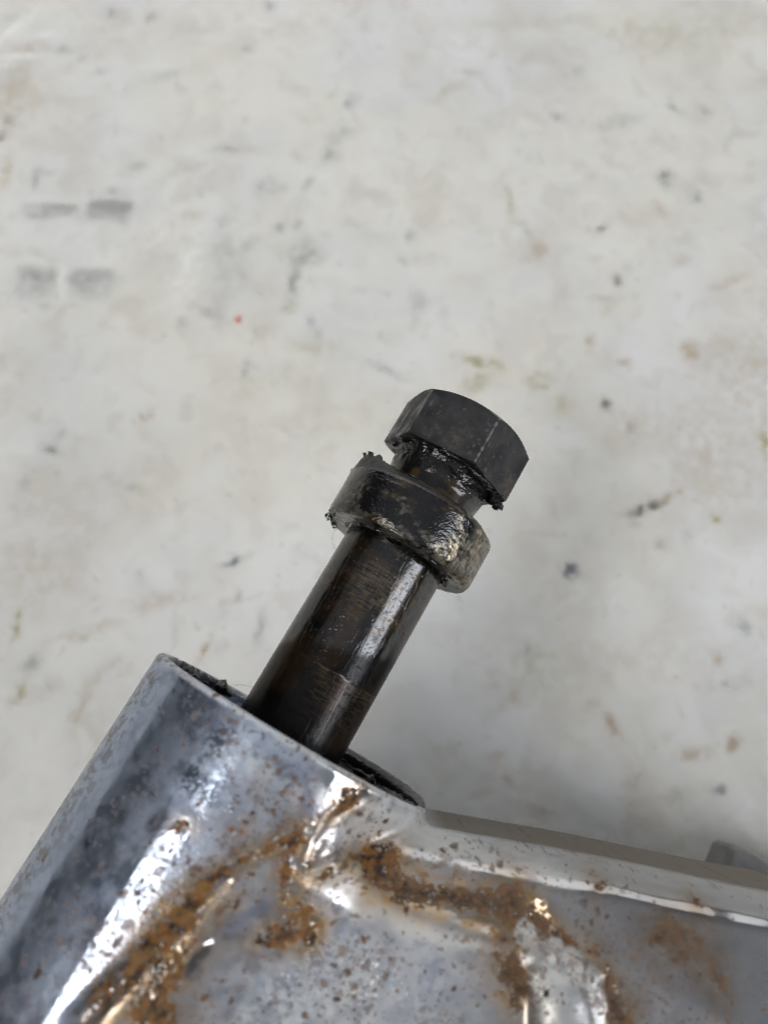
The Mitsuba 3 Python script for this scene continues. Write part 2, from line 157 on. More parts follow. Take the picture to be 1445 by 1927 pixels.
STAIN = [(a, b, ra * 1.7 + .6, rb * 1.7 + .6, g, k * .8) for (a, b, ra, rb, g, k) in RUST]
def top_(w): return smoothstep(2., 12., w)
def chrome_color(p, n, uv):
    u, v, w, rust, speck, dk, hz, n1, n2, outer, lump_ = chrome_masks(p)
    c = mix(C3(.42, .445, .49), C3(.53, .54, .56), smoothstep(.3, .7, n1))
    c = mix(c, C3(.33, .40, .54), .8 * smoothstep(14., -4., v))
    blot = smoothstep(.60, .74, fbm(u * .22 + 3, v * .22, w * .22, 4))
    c = mix(c, C3(.20, .24, .36), .55 * blot)                              # blue tarnish
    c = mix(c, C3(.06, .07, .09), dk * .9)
    c = mix(c, mix(C3(.36, .36, .36), C3(.25, .245, .25), n1), .85 * smoothstep(45., 70., v))
    c = mix(c, C3(.52, .52, .50), hz * .8)
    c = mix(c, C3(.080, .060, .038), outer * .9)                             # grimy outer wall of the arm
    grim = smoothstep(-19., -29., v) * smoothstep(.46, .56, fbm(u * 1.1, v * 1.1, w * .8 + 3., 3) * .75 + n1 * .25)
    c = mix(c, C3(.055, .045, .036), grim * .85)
    rc = mix(C3(.022, .012, .008), C3(.175, .076, .019), smoothstep(.34, .64, .5 * noise(u * .95, v * .95, w * .95 + 5) + .3 * n2 + .2 * n1))
    gold = smoothstep(10., -2., v - 2.) * smoothstep(-66., -74., u)
    rc = mix(rc, C3(.20, .115, .04), .6 * gold * smoothstep(.4, .7, n1))
    brown = smoothstep(26., 36., v)
    rc = mix(rc, mix(C3(.035, .023, .016), C3(.115, .07, .042), smoothstep(.36, .66, n2)), brown * .75)
    st = (1 - .8 * lump_) * dr.clip(blobs(u + 1.5 * (n1 - .5), v - 1.5 * (n2 - .5), STAIN) * top_(w), 0, 1)
    c = c * mix(C3(1, 1, 1), C3(.68, .44, .22), st * (.25 + 1.1 * n1))
    c = mix(c, mix(C3(.045, .022, .012), C3(.16, .075, .028), smoothstep(.4, .6, n2)), speck * .95)
    c = mix(c, rc, rust)
    d = dr.sqrt(dr.square(u - PIT[0][0]) + dr.square((v - PIT[0][1]) * 1.5))
    return mix(c, C3(.01, .01, .01), smoothstep(.75, .45, d))

def chrome_metal(p, n, uv):
    u, v, w, rust, speck, dk, hz, n1, n2, outer, lump_ = chrome_masks(p)
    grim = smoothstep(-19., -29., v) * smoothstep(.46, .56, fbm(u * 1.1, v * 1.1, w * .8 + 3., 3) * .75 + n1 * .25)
    return .94 * dr.clip(1 - dr.maximum(dr.maximum(rust, speck * .8), dr.maximum(hz * .75, dr.maximum(outer * .9, grim))), 0, 1)

def chrome_rough(p, n, uv):
    u, v, w, rust, speck, dk, hz, n1, n2, outer, lump_ = chrome_masks(p)
    clean = smoothstep(-52., -48.5, u) * smoothstep(8., 12., v)
    r = .08 + .13 * smoothstep(.35, .7, n1)
    r = r * (1 - .6 * clean)
    return dr.clip(r + .45 * hz + .4 * rust + .3 * speck + .7 * outer, .04, .95)

def chrome_bump(p, n, uv):
    u, v, w = uvw(p)
    n1 = noise(u * 1.3, v * 1.3, w * 1.3); n2 = noise(u * 2.9, v * 2.9, w * 2.9)
    clean = smoothstep(-52., -48.5, u) * smoothstep(8., 12., v)
    R = dr.minimum(blobs(u, v, RUST) + .6 * blobs(u, v, SPECK), 1.3) * smoothstep(2., 12., w)
    pits = smoothstep(.72, .80, n2) * (.2 + R)
    fineg = noise(u * 6., v * 6., w * 6.)
    return (1 - .9 * clean) * ((n1 - .5) * (.004 + .055 * R) - .05 * pits * dr.minimum(R + .1, 1) + .002 * fineg) * 1e-3

def chrome_soft(p, n, uv):
    u, v, w = uvw(p)
    clean = smoothstep(-52., -48.5, u) * smoothstep(8., 12., v)
    return (.25 + .4 * smoothstep(.35, .65, fbm(u * .3, v * .3, w * .3 + 5., 3))) * (1 - .8 * clean) + .5 * smoothstep(12., 4., w) * smoothstep(26., 34., v) + .35 * smoothstep(40., 55., v) * smoothstep(-62.4, -59.4, .942 * u - .334 * v)
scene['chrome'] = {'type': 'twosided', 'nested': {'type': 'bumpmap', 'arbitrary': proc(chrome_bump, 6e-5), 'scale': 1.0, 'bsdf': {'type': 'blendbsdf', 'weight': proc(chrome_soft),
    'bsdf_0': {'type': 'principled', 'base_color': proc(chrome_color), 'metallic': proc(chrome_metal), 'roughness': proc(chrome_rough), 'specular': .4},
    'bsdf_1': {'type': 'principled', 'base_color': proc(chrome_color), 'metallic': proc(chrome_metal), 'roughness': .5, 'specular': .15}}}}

# bolt: cylindrical coordinates about the axis
def cylc(p):
    u, v, w = uvw(p)
    return u, dr.atan2(v, w), dr.sqrt(v * v + w * w), v, w

def shaft_color(p, n, uv):
    u, th, r, v, w = cylc(p)
    a = th * 12.5
    n1 = fbm(u * .16, a * .16, 3., 4); n2 = fbm(u * .45, a * .35, 8., 4)
    scr = noise(u * 5.5, a * .5, 2.) * .6 + noise(u * 11., a * .9, 5.) * .4
    cross = noise(u * .5, a * 6., 6.)
    c = mix(C3(.003, .0028, .003), C3(.013, .0075, .0035), smoothstep(.48, .68, n1))
    band = smoothstep(-19., -10., u) * smoothstep(-3.5, -9., u) * smoothstep(-8.5, 0., a) * smoothstep(11., 6., a)
    low = smoothstep(-30.8, -31.6, u) * smoothstep(-2., 2., a) * smoothstep(-47., -33., u)
    worn = dr.clip(band * 1.0 + low * .5 + .75 * smoothstep(.56, .7, n2) * smoothstep(-25., -18., u), 0, 1) * smoothstep(.40, .66, .7 * scr + .25 * cross + .05)
    c = mix(c, C3(.26, .18, .10), worn * .26)
    c = mix(c, C3(.16, .085, .055), low * .12 * smoothstep(3.5, 5.2, a) * smoothstep(8., 6.2, a))
    patch = smoothstep(-5.5, -6.5, u) * smoothstep(-10.5, -9.5, u) * smoothstep(-9.4, -8.6, a) * smoothstep(-3.2, -4., a)
    c = mix(c, C3(.006, .009, .012), patch * .5)
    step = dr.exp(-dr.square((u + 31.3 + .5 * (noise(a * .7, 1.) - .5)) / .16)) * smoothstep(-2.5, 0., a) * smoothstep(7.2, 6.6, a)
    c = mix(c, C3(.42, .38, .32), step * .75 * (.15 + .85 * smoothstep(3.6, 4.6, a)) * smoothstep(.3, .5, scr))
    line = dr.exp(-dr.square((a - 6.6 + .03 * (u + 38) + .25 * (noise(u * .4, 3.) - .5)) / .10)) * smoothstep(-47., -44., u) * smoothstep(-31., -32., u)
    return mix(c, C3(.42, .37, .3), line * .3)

def shaft_metal(p, n, uv):
    u, th, r, v, w = cylc(p)
    a = th * 12.5
    n2 = fbm(u * .45, a * .35, 8., 4)
    return .3 * smoothstep(.58, .7, n2)

def shaft_rough(p, n, uv):
    u, th, r, v, w = cylc(p)
    a = th * 12.5
    lower = smoothstep(-24.6, -25.6, u + .8 * (noise(a * 1.5, 4.) - .5) - .3 * (a - 6))
    s = noise(u * .5, a * 4., 1.)
    return .10 + .10 * s

def shaft_bump(p, n, uv):
    u, th, r, v, w = cylc(p)
    a = th * 12.5
    crack = smoothstep(.47, .5, fbm(u * .22, a * 1.3, 4., 3)) * .02
    dots = smoothstep(.80, .88, noise(u * 2.2, a * 2.2, 6.)) * .03
    return (crack + dots + .004 * noise(u * 7., a * .7, 2.) + .006 * noise(u * .5, a * 3.5, 9.) + .06 * smoothstep(-31.2, -31.5, u)) * 1e-3

def shaft_matte(p, n, uv):
    u, th, r, v, w = cylc(p)
    a = th * 12.5
    return .9 * smoothstep(-23.8, -26.2, u + .8 * (noise(a * 1.5, 4.) - .5) - .3 * (a - 6))
scene['oily_steel'] = {'type': 'bumpmap', 'arbitrary': proc(shaft_bump, 6e-5), 'scale': 1.0, 'bsdf': {'type': 'blendbsdf', 'weight': proc(shaft_matte),
    'bsdf_0': {'type': 'principled', 'base_color': proc(shaft_color), 'metallic': proc(shaft_metal), 'roughness': proc(shaft_rough), 'specular': .75},
    'bsdf_1': {'type': 'principled', 'base_color': proc(shaft_color), 'metallic': .15, 'roughness': .3, 'specular': .12}}}

def collar_mask(p):
    u, th, r, v, w = cylc(p)
    a = th * 18.5
    n1 = fbm(u * .28 + 2, a * .22, r * .2, 4)
    n2 = fbm(u * .9, a * .7, r * .5, 3)
    right = smoothstep(7., 13., a) * smoothstep(33., 24., a)
    left = smoothstep(-19., -23., a)
    lowband = smoothstep(7.5, 4.5, u + .18 * a)
    bare = smoothstep(.52, .70, .62 * n1 + .38 * n2 + .07 * right * smoothstep(2., 10., a) + .05 * lowband * smoothstep(-18., -6., a) - .10 * smoothstep(7., 10., u) * smoothstep(12., 4., a))
    bare = dr.maximum(bare, smoothstep(.9, .35, u) * smoothstep(.0, .2, u + .3) * smoothstep(.38, .55, n2))
    bare = dr.maximum(bare, .55 * smoothstep(14., 19., a) * smoothstep(34., 28., a) * smoothstep(.36, .5, n2))
    bare = dr.maximum(bare, left * smoothstep(8., 5., u) * .45)
    return u, a, r, n1, n2, bare, right

def collar_color(p, n, uv):
    u, a, r, n1, n2, bare, right = collar_mask(p)
    scr = noise(u * .6, a * 5., 2.)
    metal = mix(C3(.10, .075, .04), C3(.21, .20, .175), smoothstep(.4, .6, n2))
    metal = mix(metal, C3(.62, .52, .36), .8 * right * smoothstep(.3, .7, scr))
    c = mix(C3(.006, .006, .007), metal, bare * .8)
    return mix(c, C3(.035, .022, .010), .7 * (1 - bare) * smoothstep(.52, .62, n1))
def collar_metal(p, n, uv):
    return .85 * collar_mask(p)[5]
def collar_rough(p, n, uv):
    m = collar_mask(p)
    return .13 + .12 * m[5] + .1 * m[4] + .35 * smoothstep(11., 12.4, m[0])
def collar_bump(p, n, uv):
    u, a, r, n1, n2, bare, right = collar_mask(p)
    leather = noise(u * 2.0, a * 1.6, r * 1.4) * .55 + noise(u * 4., a * 3.4, r * 2.) * .45
    return ((1 - .75 * bare) * leather * .11 - .05 * bare + .02 * noise(u * .8, a * 6., 3.) * bare) * 1e-3
scene['collar_steel'] = {'type': 'bumpmap', 'arbitrary': proc(collar_bump, 6e-5), 'scale': 1.0,
    'bsdf': {'type': 'principled', 'base_color': proc(collar_color), 'metallic': proc(collar_metal), 'roughness': proc(collar_rough), 'specular': .55}}

def head_color(p, n, uv):
    u, v, w = uvw(p)
    n1 = fbm(u * .22, v * .22, w * .22, 4); n2 = fbm(u * 1.1, v * 1.1, w * 1.1, 4)
    c = mix(C3(.010, .0105, .012), C3(.024, .024, .026), smoothstep(.35, .65, n1))
    c = mix(c, C3(.075, .052, .034), .7 * smoothstep(.53, .66, n1 * .5 + n2 * .5) * smoothstep(35., 26., u))
    c = mix(c, C3(.11, .10, .09), .5 * smoothstep(.66, .74, n2))
    return mix(c, C3(.012, .011, .011), smoothstep(.44, .34, n1) * .6)
def head_edge(p):
    u, v, w = uvw(p)
    s = mi.Float(0)
    for k in (0, 4):
        t = math.radians(-7 + 30 + 60 * k)
        d = dr.sqrt(dr.square(v - 16.68 * math.sin(t)) + dr.square(w - 16.68 * math.cos(t)))
        s = dr.maximum(s, smoothstep(.30, .16, d + .30 * (noise(u * 1.2, float(k)) - .5)))
    return s
def head_col2(p, n, uv):
    return mix(head_color(p, n, uv), C3(.34, .33, .32), .5 * head_edge(p))
def head_rough(p, n, uv):
    u, v, w = uvw(p)
    return .30 + .35 * smoothstep(.35, .6, fbm(u * .3, v * .3, w * .3, 3))
def head_metal(p, n, uv):
    return .15 + .7 * head_edge(p)
def head_bump(p, n, uv):
    u, v, w = uvw(p)
    return (.04 * fbm(u * 1.4, v * 1.4, w * 1.4, 3) - .04 * smoothstep(.83, .9, noise(u * 1.6, v * 1.6, w * 1.6 + 4))) * 1e-3
scene['black_oxide'] = {'type': 'bumpmap', 'arbitrary': proc(head_bump, 8e-5), 'scale': 1.0,
    'bsdf': {'type': 'principled', 'base_color': proc(head_col2), 'metallic': proc(head_metal), 'roughness': proc(head_rough), 'specular': .5}}

def neck_color(p, n, uv):
    u, th, r, v, w = cylc(p)
    a = th * 12
    n1 = fbm(u * .3, a * .22, 2., 4)
    c = mix(C3(.010, .010, .010), C3(.05, .031, .012), smoothstep(.50, .62, n1) * smoothstep(20., 17., u))
    return mix(c, C3(.06, .058, .056), smoothstep(5., 9., a) * smoothstep(21., 18., u) * .7)
def grease_bump(p, n, uv):
    u, v, w = uvw(p)
    return (noise(u * 1.2, v * 1.2, w * 1.2) * .18 + noise(u * 2.5, v * 2.5, w * 2.5) * .08) * 1e-3
def neck_bump(p, n, uv):
    u, v, w = uvw(p)
    k = smoothstep(17.5, 19.5, u)
    return (k * (noise(u * 1.3, v * 1.3, w * 1.3) * .18 + noise(u * 2.6, v * 2.6, w * 2.6) * .09) + .012 * noise(u * .8, v * 4., w * 4.)) * 1e-3
scene['oily_neck'] = {'type': 'bumpmap', 'arbitrary': proc(neck_bump, 6e-5), 'scale': 1.0,
    'bsdf': {'type': 'principled', 'base_color': proc(neck_color), 'metallic': .2, 'roughness': .15, 'specular': .5}}
scene['grease_black'] = {'type': 'twosided', 'nested': {'type': 'bumpmap', 'arbitrary': proc(grease_bump, 6e-5), 'scale': 1.0,
    'bsdf': {'type': 'principled', 'base_color': {'type': 'rgb', 'value': [.007, .007, .008]}, 'roughness': .17, 'specular': .5}}}
scene['dull_rubber'] = {'type': 'twosided', 'nested': {'type': 'principled', 'base_color': {'type': 'rgb', 'value': [.010, .011, .013]}, 'roughness': .6, 'specular': .3}}
def lug_color(p, n, uv):
    u, v, w = uvw(p)
    return mix(C3(.10, .10, .097), C3(.22, .215, .205), fbm(u * .2, v * .2, w * .2, 4))
scene['grey_cast'] = {'type': 'twosided', 'nested': {'type': 'principled', 'base_color': proc(lug_color), 'roughness': .55, 'metallic': .2}}
scene['lint'] = {'type': 'twosided', 'nested': {'type': 'diffuse', 'reflectance': {'type': 'rgb', 'value': [.10, .09, .08]}}}

# ------------------------------------------------------------------ worktop
g = np.linspace(-1, 1, 81); g = np.sign(g) * np.abs(g) ** 1.9
X, Y = np.meshgrid(g * 2.2, g * 2.2)
V = np.stack([X, Y, 0 * X], -1).reshape(-1, 3)
I, J = np.meshgrid(np.arange(80), np.arange(80), indexing='ij')
k = I * 81 + J
Q = np.stack([k, k + 1, k + 82, k + 81], -1).reshape(-1, 4)
V2 = np.vstack([V, V - [0, 0, .04]])
rim = np.concatenate([np.arange(81), np.arange(161, 6561, 81), np.arange(6559, 6479, -1), np.arange(6399, 0, -81)])
rq = np.stack([rim, np.roll(rim, 1), np.roll(rim, 1) + 6561, rim + 6561], -1)
scene['worktop'] = mikit.ply((V2, np.vstack([Q, Q[:, ::-1] + 6561, rq])), 'worktop_paint')
labels['worktop'] = {'label': 'stained off white painted worktop under the bolt and bracket', 'kind': 'structure'}

# ------------------------------------------------------------------ bolt
def lathe(profile, seg=220, step=.35, disp=None, close=True):
    """profile: (u, r) in mm, turned about the axis; disp(points) moves them outwards (mm)."""
    P = [np.array(profile[0], float)]
    for q in profile[1:]:
        q = np.array(q, float); L = np.linalg.norm(q - P[-1]); m = max(1, int(L / step)); a = P[-1].copy()
        P += [a + (q - a) * (i + 1) / m for i in range(m)]
    P = np.array(P); tan = np.gradient(P, axis=0); nrm = np.stack([-tan[:, 1], tan[:, 0]], -1); nrm /= np.linalg.norm(nrm, axis=1, keepdims=True) + 1e-12
    nrm = -nrm if (nrm[:, 1].mean() < 0) else nrm
    th = np.arange(seg) * 2 * np.pi / seg
    u = np.repeat(P[:, :1], seg, 1); r = np.repeat(P[:, 1:], seg, 1)
    q = np.stack([u, r * np.sin(th), r * np.cos(th)], -1)
    if disp is not None:
        d = disp(q, th[None] + 0 * u)
        u = u + d * nrm[:, :1]; r = np.maximum(r + d * nrm[:, 1:], .01)
        q = np.stack([u, r * np.sin(th), r * np.cos(th)], -1)
    i, j = np.meshgrid(np.arange(len(P) - 1), np.arange(seg), indexing='ij')
    a, b = i * seg + j, i * seg + (j + 1) % seg
    F = np.stack([a, b, b + seg, a + seg], -1).reshape(-1, 4)
    m = trimesh.Trimesh(world(q.reshape(-1, 3)), np.vstack([F[:, [0, 1, 2]], F[:, [0, 2, 3]]]), process=False)
    c = m.triangles_center; ax = np.array([0, 0, H]) + np.outer(c @ A, A)
    if ((c - ax) * m.face_normals).sum() < 0: m.invert()
    return m

labels['hex_bolt'] = {'label': 'greasy black hex head bolt with a thick collar standing in the open chrome sleeve', 'category': 'bolt'}
scene['hex_bolt__shaft'] = mikit.ply(lathe([(-58, 12.5), (-1, 12.5), (1, 12.2)], step=.8), 'oily_steel', smooth=40)

def collar_disp(q, th):
    f = meshkit.fbm(q * .35, 3, seed=4) - .5
    f2 = meshkit.noise(q * 1.3, seed=9) - .5
    edge = np.clip((q[..., 0] - 11) / 2.5, 0, 1) + np.clip((1.2 - q[..., 0]) / 1.2, 0, 1) * .6
    return .04 * f + .02 * f2 + edge * .14 * (meshkit.noise(q * .8, seed=2) - .5)
def flange(lo, hi, seed, seg=260, rows=14):
    th = np.linspace(math.radians(lo), math.radians(hi), seg); dg = np.degrees(th)
    rag = meshkit.fbm(np.stack([th * 9, th * 0, th * 0], -1), 4, seed=seed)
    tall = np.interp(dg, [lo, lo + 8, -80, -52, -30, hi], [.2, 2.6, 4.2, 3.6, 1.2, .2]) * (.55 + .9 * rag)
    out = []
    for off in (0., -.9):
        k = np.linspace(0, 1, rows)[None]
        nz = meshkit.fbm(np.stack([th[:, None] * 12 + 0 * k, 4 * k + 0 * th[:, None], 0 * k + 0 * th[:, None] + off], -1), 3, seed=seed + 1) - .5
        u = 9.6 + (tall[:, None] + 3.2) * k
        r = 19.02 + off * (1 - .5 * k) - np.interp(dg, [lo, -60, hi], [.5, 1.3, 2.6])[:, None] * k ** 2.2 + .7 * nz * k
        out.append(np.stack([u, r * np.sin(th)[:, None], r * np.cos(th)[:, None]], -1))
    n = seg * rows; q = np.concatenate([o.reshape(-1, 3) for o in out])
    i, j = np.meshgrid(np.arange(seg - 1), np.arange(rows - 1), indexing='ij'); a = i * rows + j
    F1 = np.stack([a, a + rows, a + rows + 1, a + 1], -1).reshape(-1, 4)
    i = np.arange(seg - 1); t = i * rows + rows - 1
    Ft = np.stack([t, t + rows, t + rows + n, t + n], -1)
    F = np.vstack([F1, F1[:, ::-1] + n, Ft])
    return trimesh.Trimesh(world(q), np.vstack([F[:, [0, 1, 2]], F[:, [0, 2, 3]]]), process=False)
COLLAR = (lathe([(.2, 11.5), (0, 18.0), (.06, 18.2), (.3, 18.4), (1.2, 18.75), (2.0, 18.9), (11.4, 18.95), (11.9, 18.8), (12.3, 18.4), (13.7, 16.5), (14.0, 15.4), (14.2, 11.2)], seg=360, disp=collar_disp))
scene['hex_bolt__collar'] = mikit.ply(trimesh.util.concatenate([COLLAR, flange(-116, -10, 3)]), 'collar_steel', smooth=50)
labels['hex_bolt__collar'] = {'label': 'thick ragged edged collar with bare metal showing through black grease'}

def neck_disp(q, th):
    k = np.clip((q[..., 0] - 17.5) / 2.5, 0, 1)
    return k * (.55 * meshkit.fbm(q * .45, 3, seed=7) + .18 * meshkit.noise(q * 1.6, seed=5)) 
scene['hex_bolt__neck'] = mikit.ply(lathe([(13.0, 11.7), (22, 11.7), (23.2, 12.2), (24.2, 12.8)], seg=300, disp=neck_disp), 'oily_neck', smooth=50)

# head: hexagon, crowned at the outer end
RC = 16.9
hexa = [(RC * math.sin(math.radians(-7 + 30 + 60 * i)), RC * math.cos(math.radians(-7 + 30 + 60 * i))) for i in range(6)]
cs = m3.CrossSection([hexa[::-1]]).offset(-.45, m3.JoinType.Round, 2, 32).offset(.45, m3.JoinType.Round, 2, 32)
if cs.area() < 1: cs = m3.CrossSection([hexa]).offset(-.45, m3.JoinType.Round, 2, 32).offset(.45, m3.JoinType.Round, 2, 32)
hx = cs.extrude(14.0)
prof = m3.CrossSection([[(0, 0), (16.3, 0), (17.3, .6), (17.3, 11.9), (14.2, 13.8), (13.4, 14.0), (0, 14.0)]])
hx = hx ^ prof.revolve(160)
mm = hx.to_mesh(); hv = np.array(mm.vert_properties)[:, :3]; hf = np.array(mm.tri_verts)
hm = trimesh.Trimesh(world(np.stack([hv[:, 2] + 23.6, hv[:, 0], hv[:, 1]], -1)), hf, process=True)
if hm.volume < 0: hm.invert()
scene['hex_bolt__head'] = mikit.ply(hm, 'black_oxide', smooth=18)

# grease and torn burrs: lumpy rings round the axis
def lump_ring(u0, r0, size, lo, hi, seed, seg=420, rnd=14, du=0., rag=1.0, even=0., taper=2.0):
    th = np.linspace(math.radians(lo), math.radians(hi), seg)
    ph = np.arange(rnd) * 2 * np.pi / rnd
    key = np.stack([th * r0 * .30, th * 0 + seed, th * 0], -1)
    amp = np.clip(1.6 * (meshkit.fbm(key, 3, seed=seed) - .28), .02, 1.3) ** (.7 + .5 * rag)
    amp = amp * (1 - even) + .8 * even
    amp *= np.clip(np.minimum(th - th[0], th[-1] - th) * r0 / taper, 0, 1) ** .5 + .01
    T_, P_ = np.meshgrid(th, ph, indexing='ij')
    base = np.stack([T_ * r0 * .9, np.cos(P_) * 1.3, np.sin(P_) * 1.3], -1)
    rr = size * amp[:, None] * ((.55 + .9 * meshkit.fbm(base, 3, seed=seed + 3)) * (1 - even) + even)
    cu = u0 + du * (meshkit.noise(key * .8, seed + 8) - .5)
    u = cu[:, None] + rr * np.cos(P_); r = r0 + rr * np.sin(P_)
    q = np.stack([u, r * np.sin(T_), r * np.cos(T_)], -1)
    i, j = np.meshgrid(np.arange(seg - 1), np.arange(rnd), indexing='ij')
    a, b = i * rnd + j, i * rnd + (j + 1) % rnd
    F = np.stack([a, a + rnd, b + rnd, b], -1).reshape(-1, 4)
    m = trimesh.Trimesh(world(q.reshape(-1, 3)), np.vstack([F[:, [0, 1, 2]], F[:, [0, 2, 3]]]), process=False)
    if m.volume < 0: m.invert()
    return m

def chips(n, seed, where, size):
    """Small torn flakes: hulls of a few points."""
    rng = np.random.default_rng(seed); out = []
    for _ in range(n):
        c = np.array(where(rng)); s = size * (.4 + rng.random())
        pts = c + rng.normal(size=(7, 3)) * s * np.array([1., .8, .5])
        out.append(trimesh.convex.convex_hull(world(pts)))
    return trimesh.util.concatenate(out)

def ringpos(u0, u1, r0, r1, lo, hi):
    def f(rng):
        t = math.radians(rng.uniform(lo, hi)); r = rng.uniform(r0, r1)
        return (rng.uniform(u0, u1), r * math.sin(t), r * math.cos(t))
    return f
burr = trimesh.util.concatenate([
    lump_ring(13.9, 15.2, 1.1, -100, -8, 5, du=1.0),
    chips(16, 4, ringpos(13.8, 16.8, 17.0, 18.4, -100, -60), .36),
    chips(24, 5, ringpos(8.5, 14., 18.2, 19.1, -104, -84), .38)])
scene['hex_bolt__grease'] = mikit.ply(burr, 'grease_black', smooth=45)
labels['hex_bolt__grease'] = {'label': 'torn black grease flakes on the upper left edge of the collar'}
g2 = trimesh.util.concatenate([
    lump_ring(.3, 13.4, 1.2, -100, 110, 21, du=.5),
    lump_ring(-.3, 16.4, .7, 30, 88, 23, du=.6),
    chips(60, 8, ringpos(-.7, .7, 17.0, 18.7, -112, -62), .24)])
scene['hex_bolt__grease_001'] = mikit.ply(g2, 'grease_black', smooth=45)
g3 = trimesh.util.concatenate([
    lump_ring(23.4, 13.6, 1.35, -95, 105, 31, du=.7),
    lump_ring(23.3, 15.4, .8, 30, 98, 33, du=.6),
    chips(60, 9, ringpos(21.9, 23.8, 14.4, 16.2, 66, 100), .5)])
scene['hex_bolt__grease_002'] = mikit.ply(g3, 'grease_black', smooth=45)
labels['hex_bolt__grease_002'] = {'label': 'ragged ring of black grease under the hex head'}
scene['hex_bolt__grease_003'] = mikit.ply(lump_ring(14.3, 12.6, 1.0, -60, 80, 41, du=.5), 'grease_black', smooth=45)

# ------------------------------------------------------------------ chrome bracket: one surface, cut into sleeve and arm
def seg_dist(q, L):
    """Distance in the uv plane to a polyline, and how far along it (0..1)."""
    best = np.full(q.shape[:-1], 1e9); at = np.zeros(q.shape[:-1]); side = np.zeros(q.shape[:-1])
    n = len(L) - 1
    for i in range(n):
        a, b = np.array(L[i]), np.array(L[i + 1]); e = b - a
        t = np.clip(((q - a) @ e) / (e @ e), 0, 1)
        d = q - a - t[..., None] * e; l = np.hypot(d[..., 0], d[..., 1]); m = l < best
        best = np.where(m, l, best); at = np.where(m, (i + t) / n, at); side = np.where(m, np.sign(d[..., 0] * e[1] - d[..., 1] * e[0]), side)
    return best, at, side

def smin(a, b, k):
    h = np.clip(.5 + .5 * (b - a) / k, 0, 1)
    return b + (a - b) * h - k * h * (1 - h)

def parts_sdf(u, v, w):
    rho = np.hypot(v, w)
    a = rho - 34.0; b = u + 46.0                              # sleeve: rounded end
    rr = 1.1
    x, y = a + rr, b + rr
    sl = np.minimum(np.maximum(x, y), 0) + np.hypot(np.maximum(x, 0), np.maximum(y, 0)) - rr
    N = .942 * u - .334 * v; E = .334 * u + .942 * v
    wave = 0.5 * np.sin(E * .09)
    top = 24.0 - 1.0 * np.clip((N + 60.4) / 6, 0, 1)
    flat = w - top
    bev = (N + 59.0 + wave * .5) * .87 + (w - 23.0) * .50
    wall = N + 57.0 + wave * .5 + .02 * w
    ar = -smin(-flat, -bev, 4.0 + 6.0 * np.clip((66 - v) / 26, 0, 1))
    ar = -smin(-ar, -wall, 6.0)
    x = N + 56.2 + 10
    y2 = -w - 34 + 10.0
    ar = np.maximum(ar, np.minimum(np.maximum(x, y2), 0) + np.hypot(np.maximum(x, 0), np.maximum(y2, 0)) - 11.5)
    ar = np.maximum(ar, 1.0 - v)
    return sl, ar, N, E

LOBES = [(LOBE1, [1.5, 2.6, 3.4, 4.7, 6.0, 6.4]), (LOBE2, [1.8, 2.8, 3.3, 3.3, 3.1])]
def lobe_sdf(u, v, w, which):
    L, r = LOBES[which]
    best = np.full(u.shape, 1e3)
    near = (u > L[0][0] - 30) & (u < L[0][0] + 12) & (v > L[0][1] - 14) & (v < L[0][1] + 34)
    U, V_, W = u[near], v[near], w[near]; b = np.full(U.shape, 1e3)
    for i in range(len(L) - 1):
        a, c = np.array(L[i]), np.array(L[i + 1]); e = c - a
        t = np.clip(((U - a[0]) * e[0] + (V_ - a[1]) * e[1]) / (e @ e), 0, 1)
        x, y = U - a[0] - t * e[0], V_ - a[1] - t * e[1]
        b = np.minimum(b, .62 * (np.sqrt(x * x + y * y + (1.25 * (W - 22.6)) ** 2) - (r[i] + (r[i + 1] - r[i]) * t)))
    best[near] = b
    return best

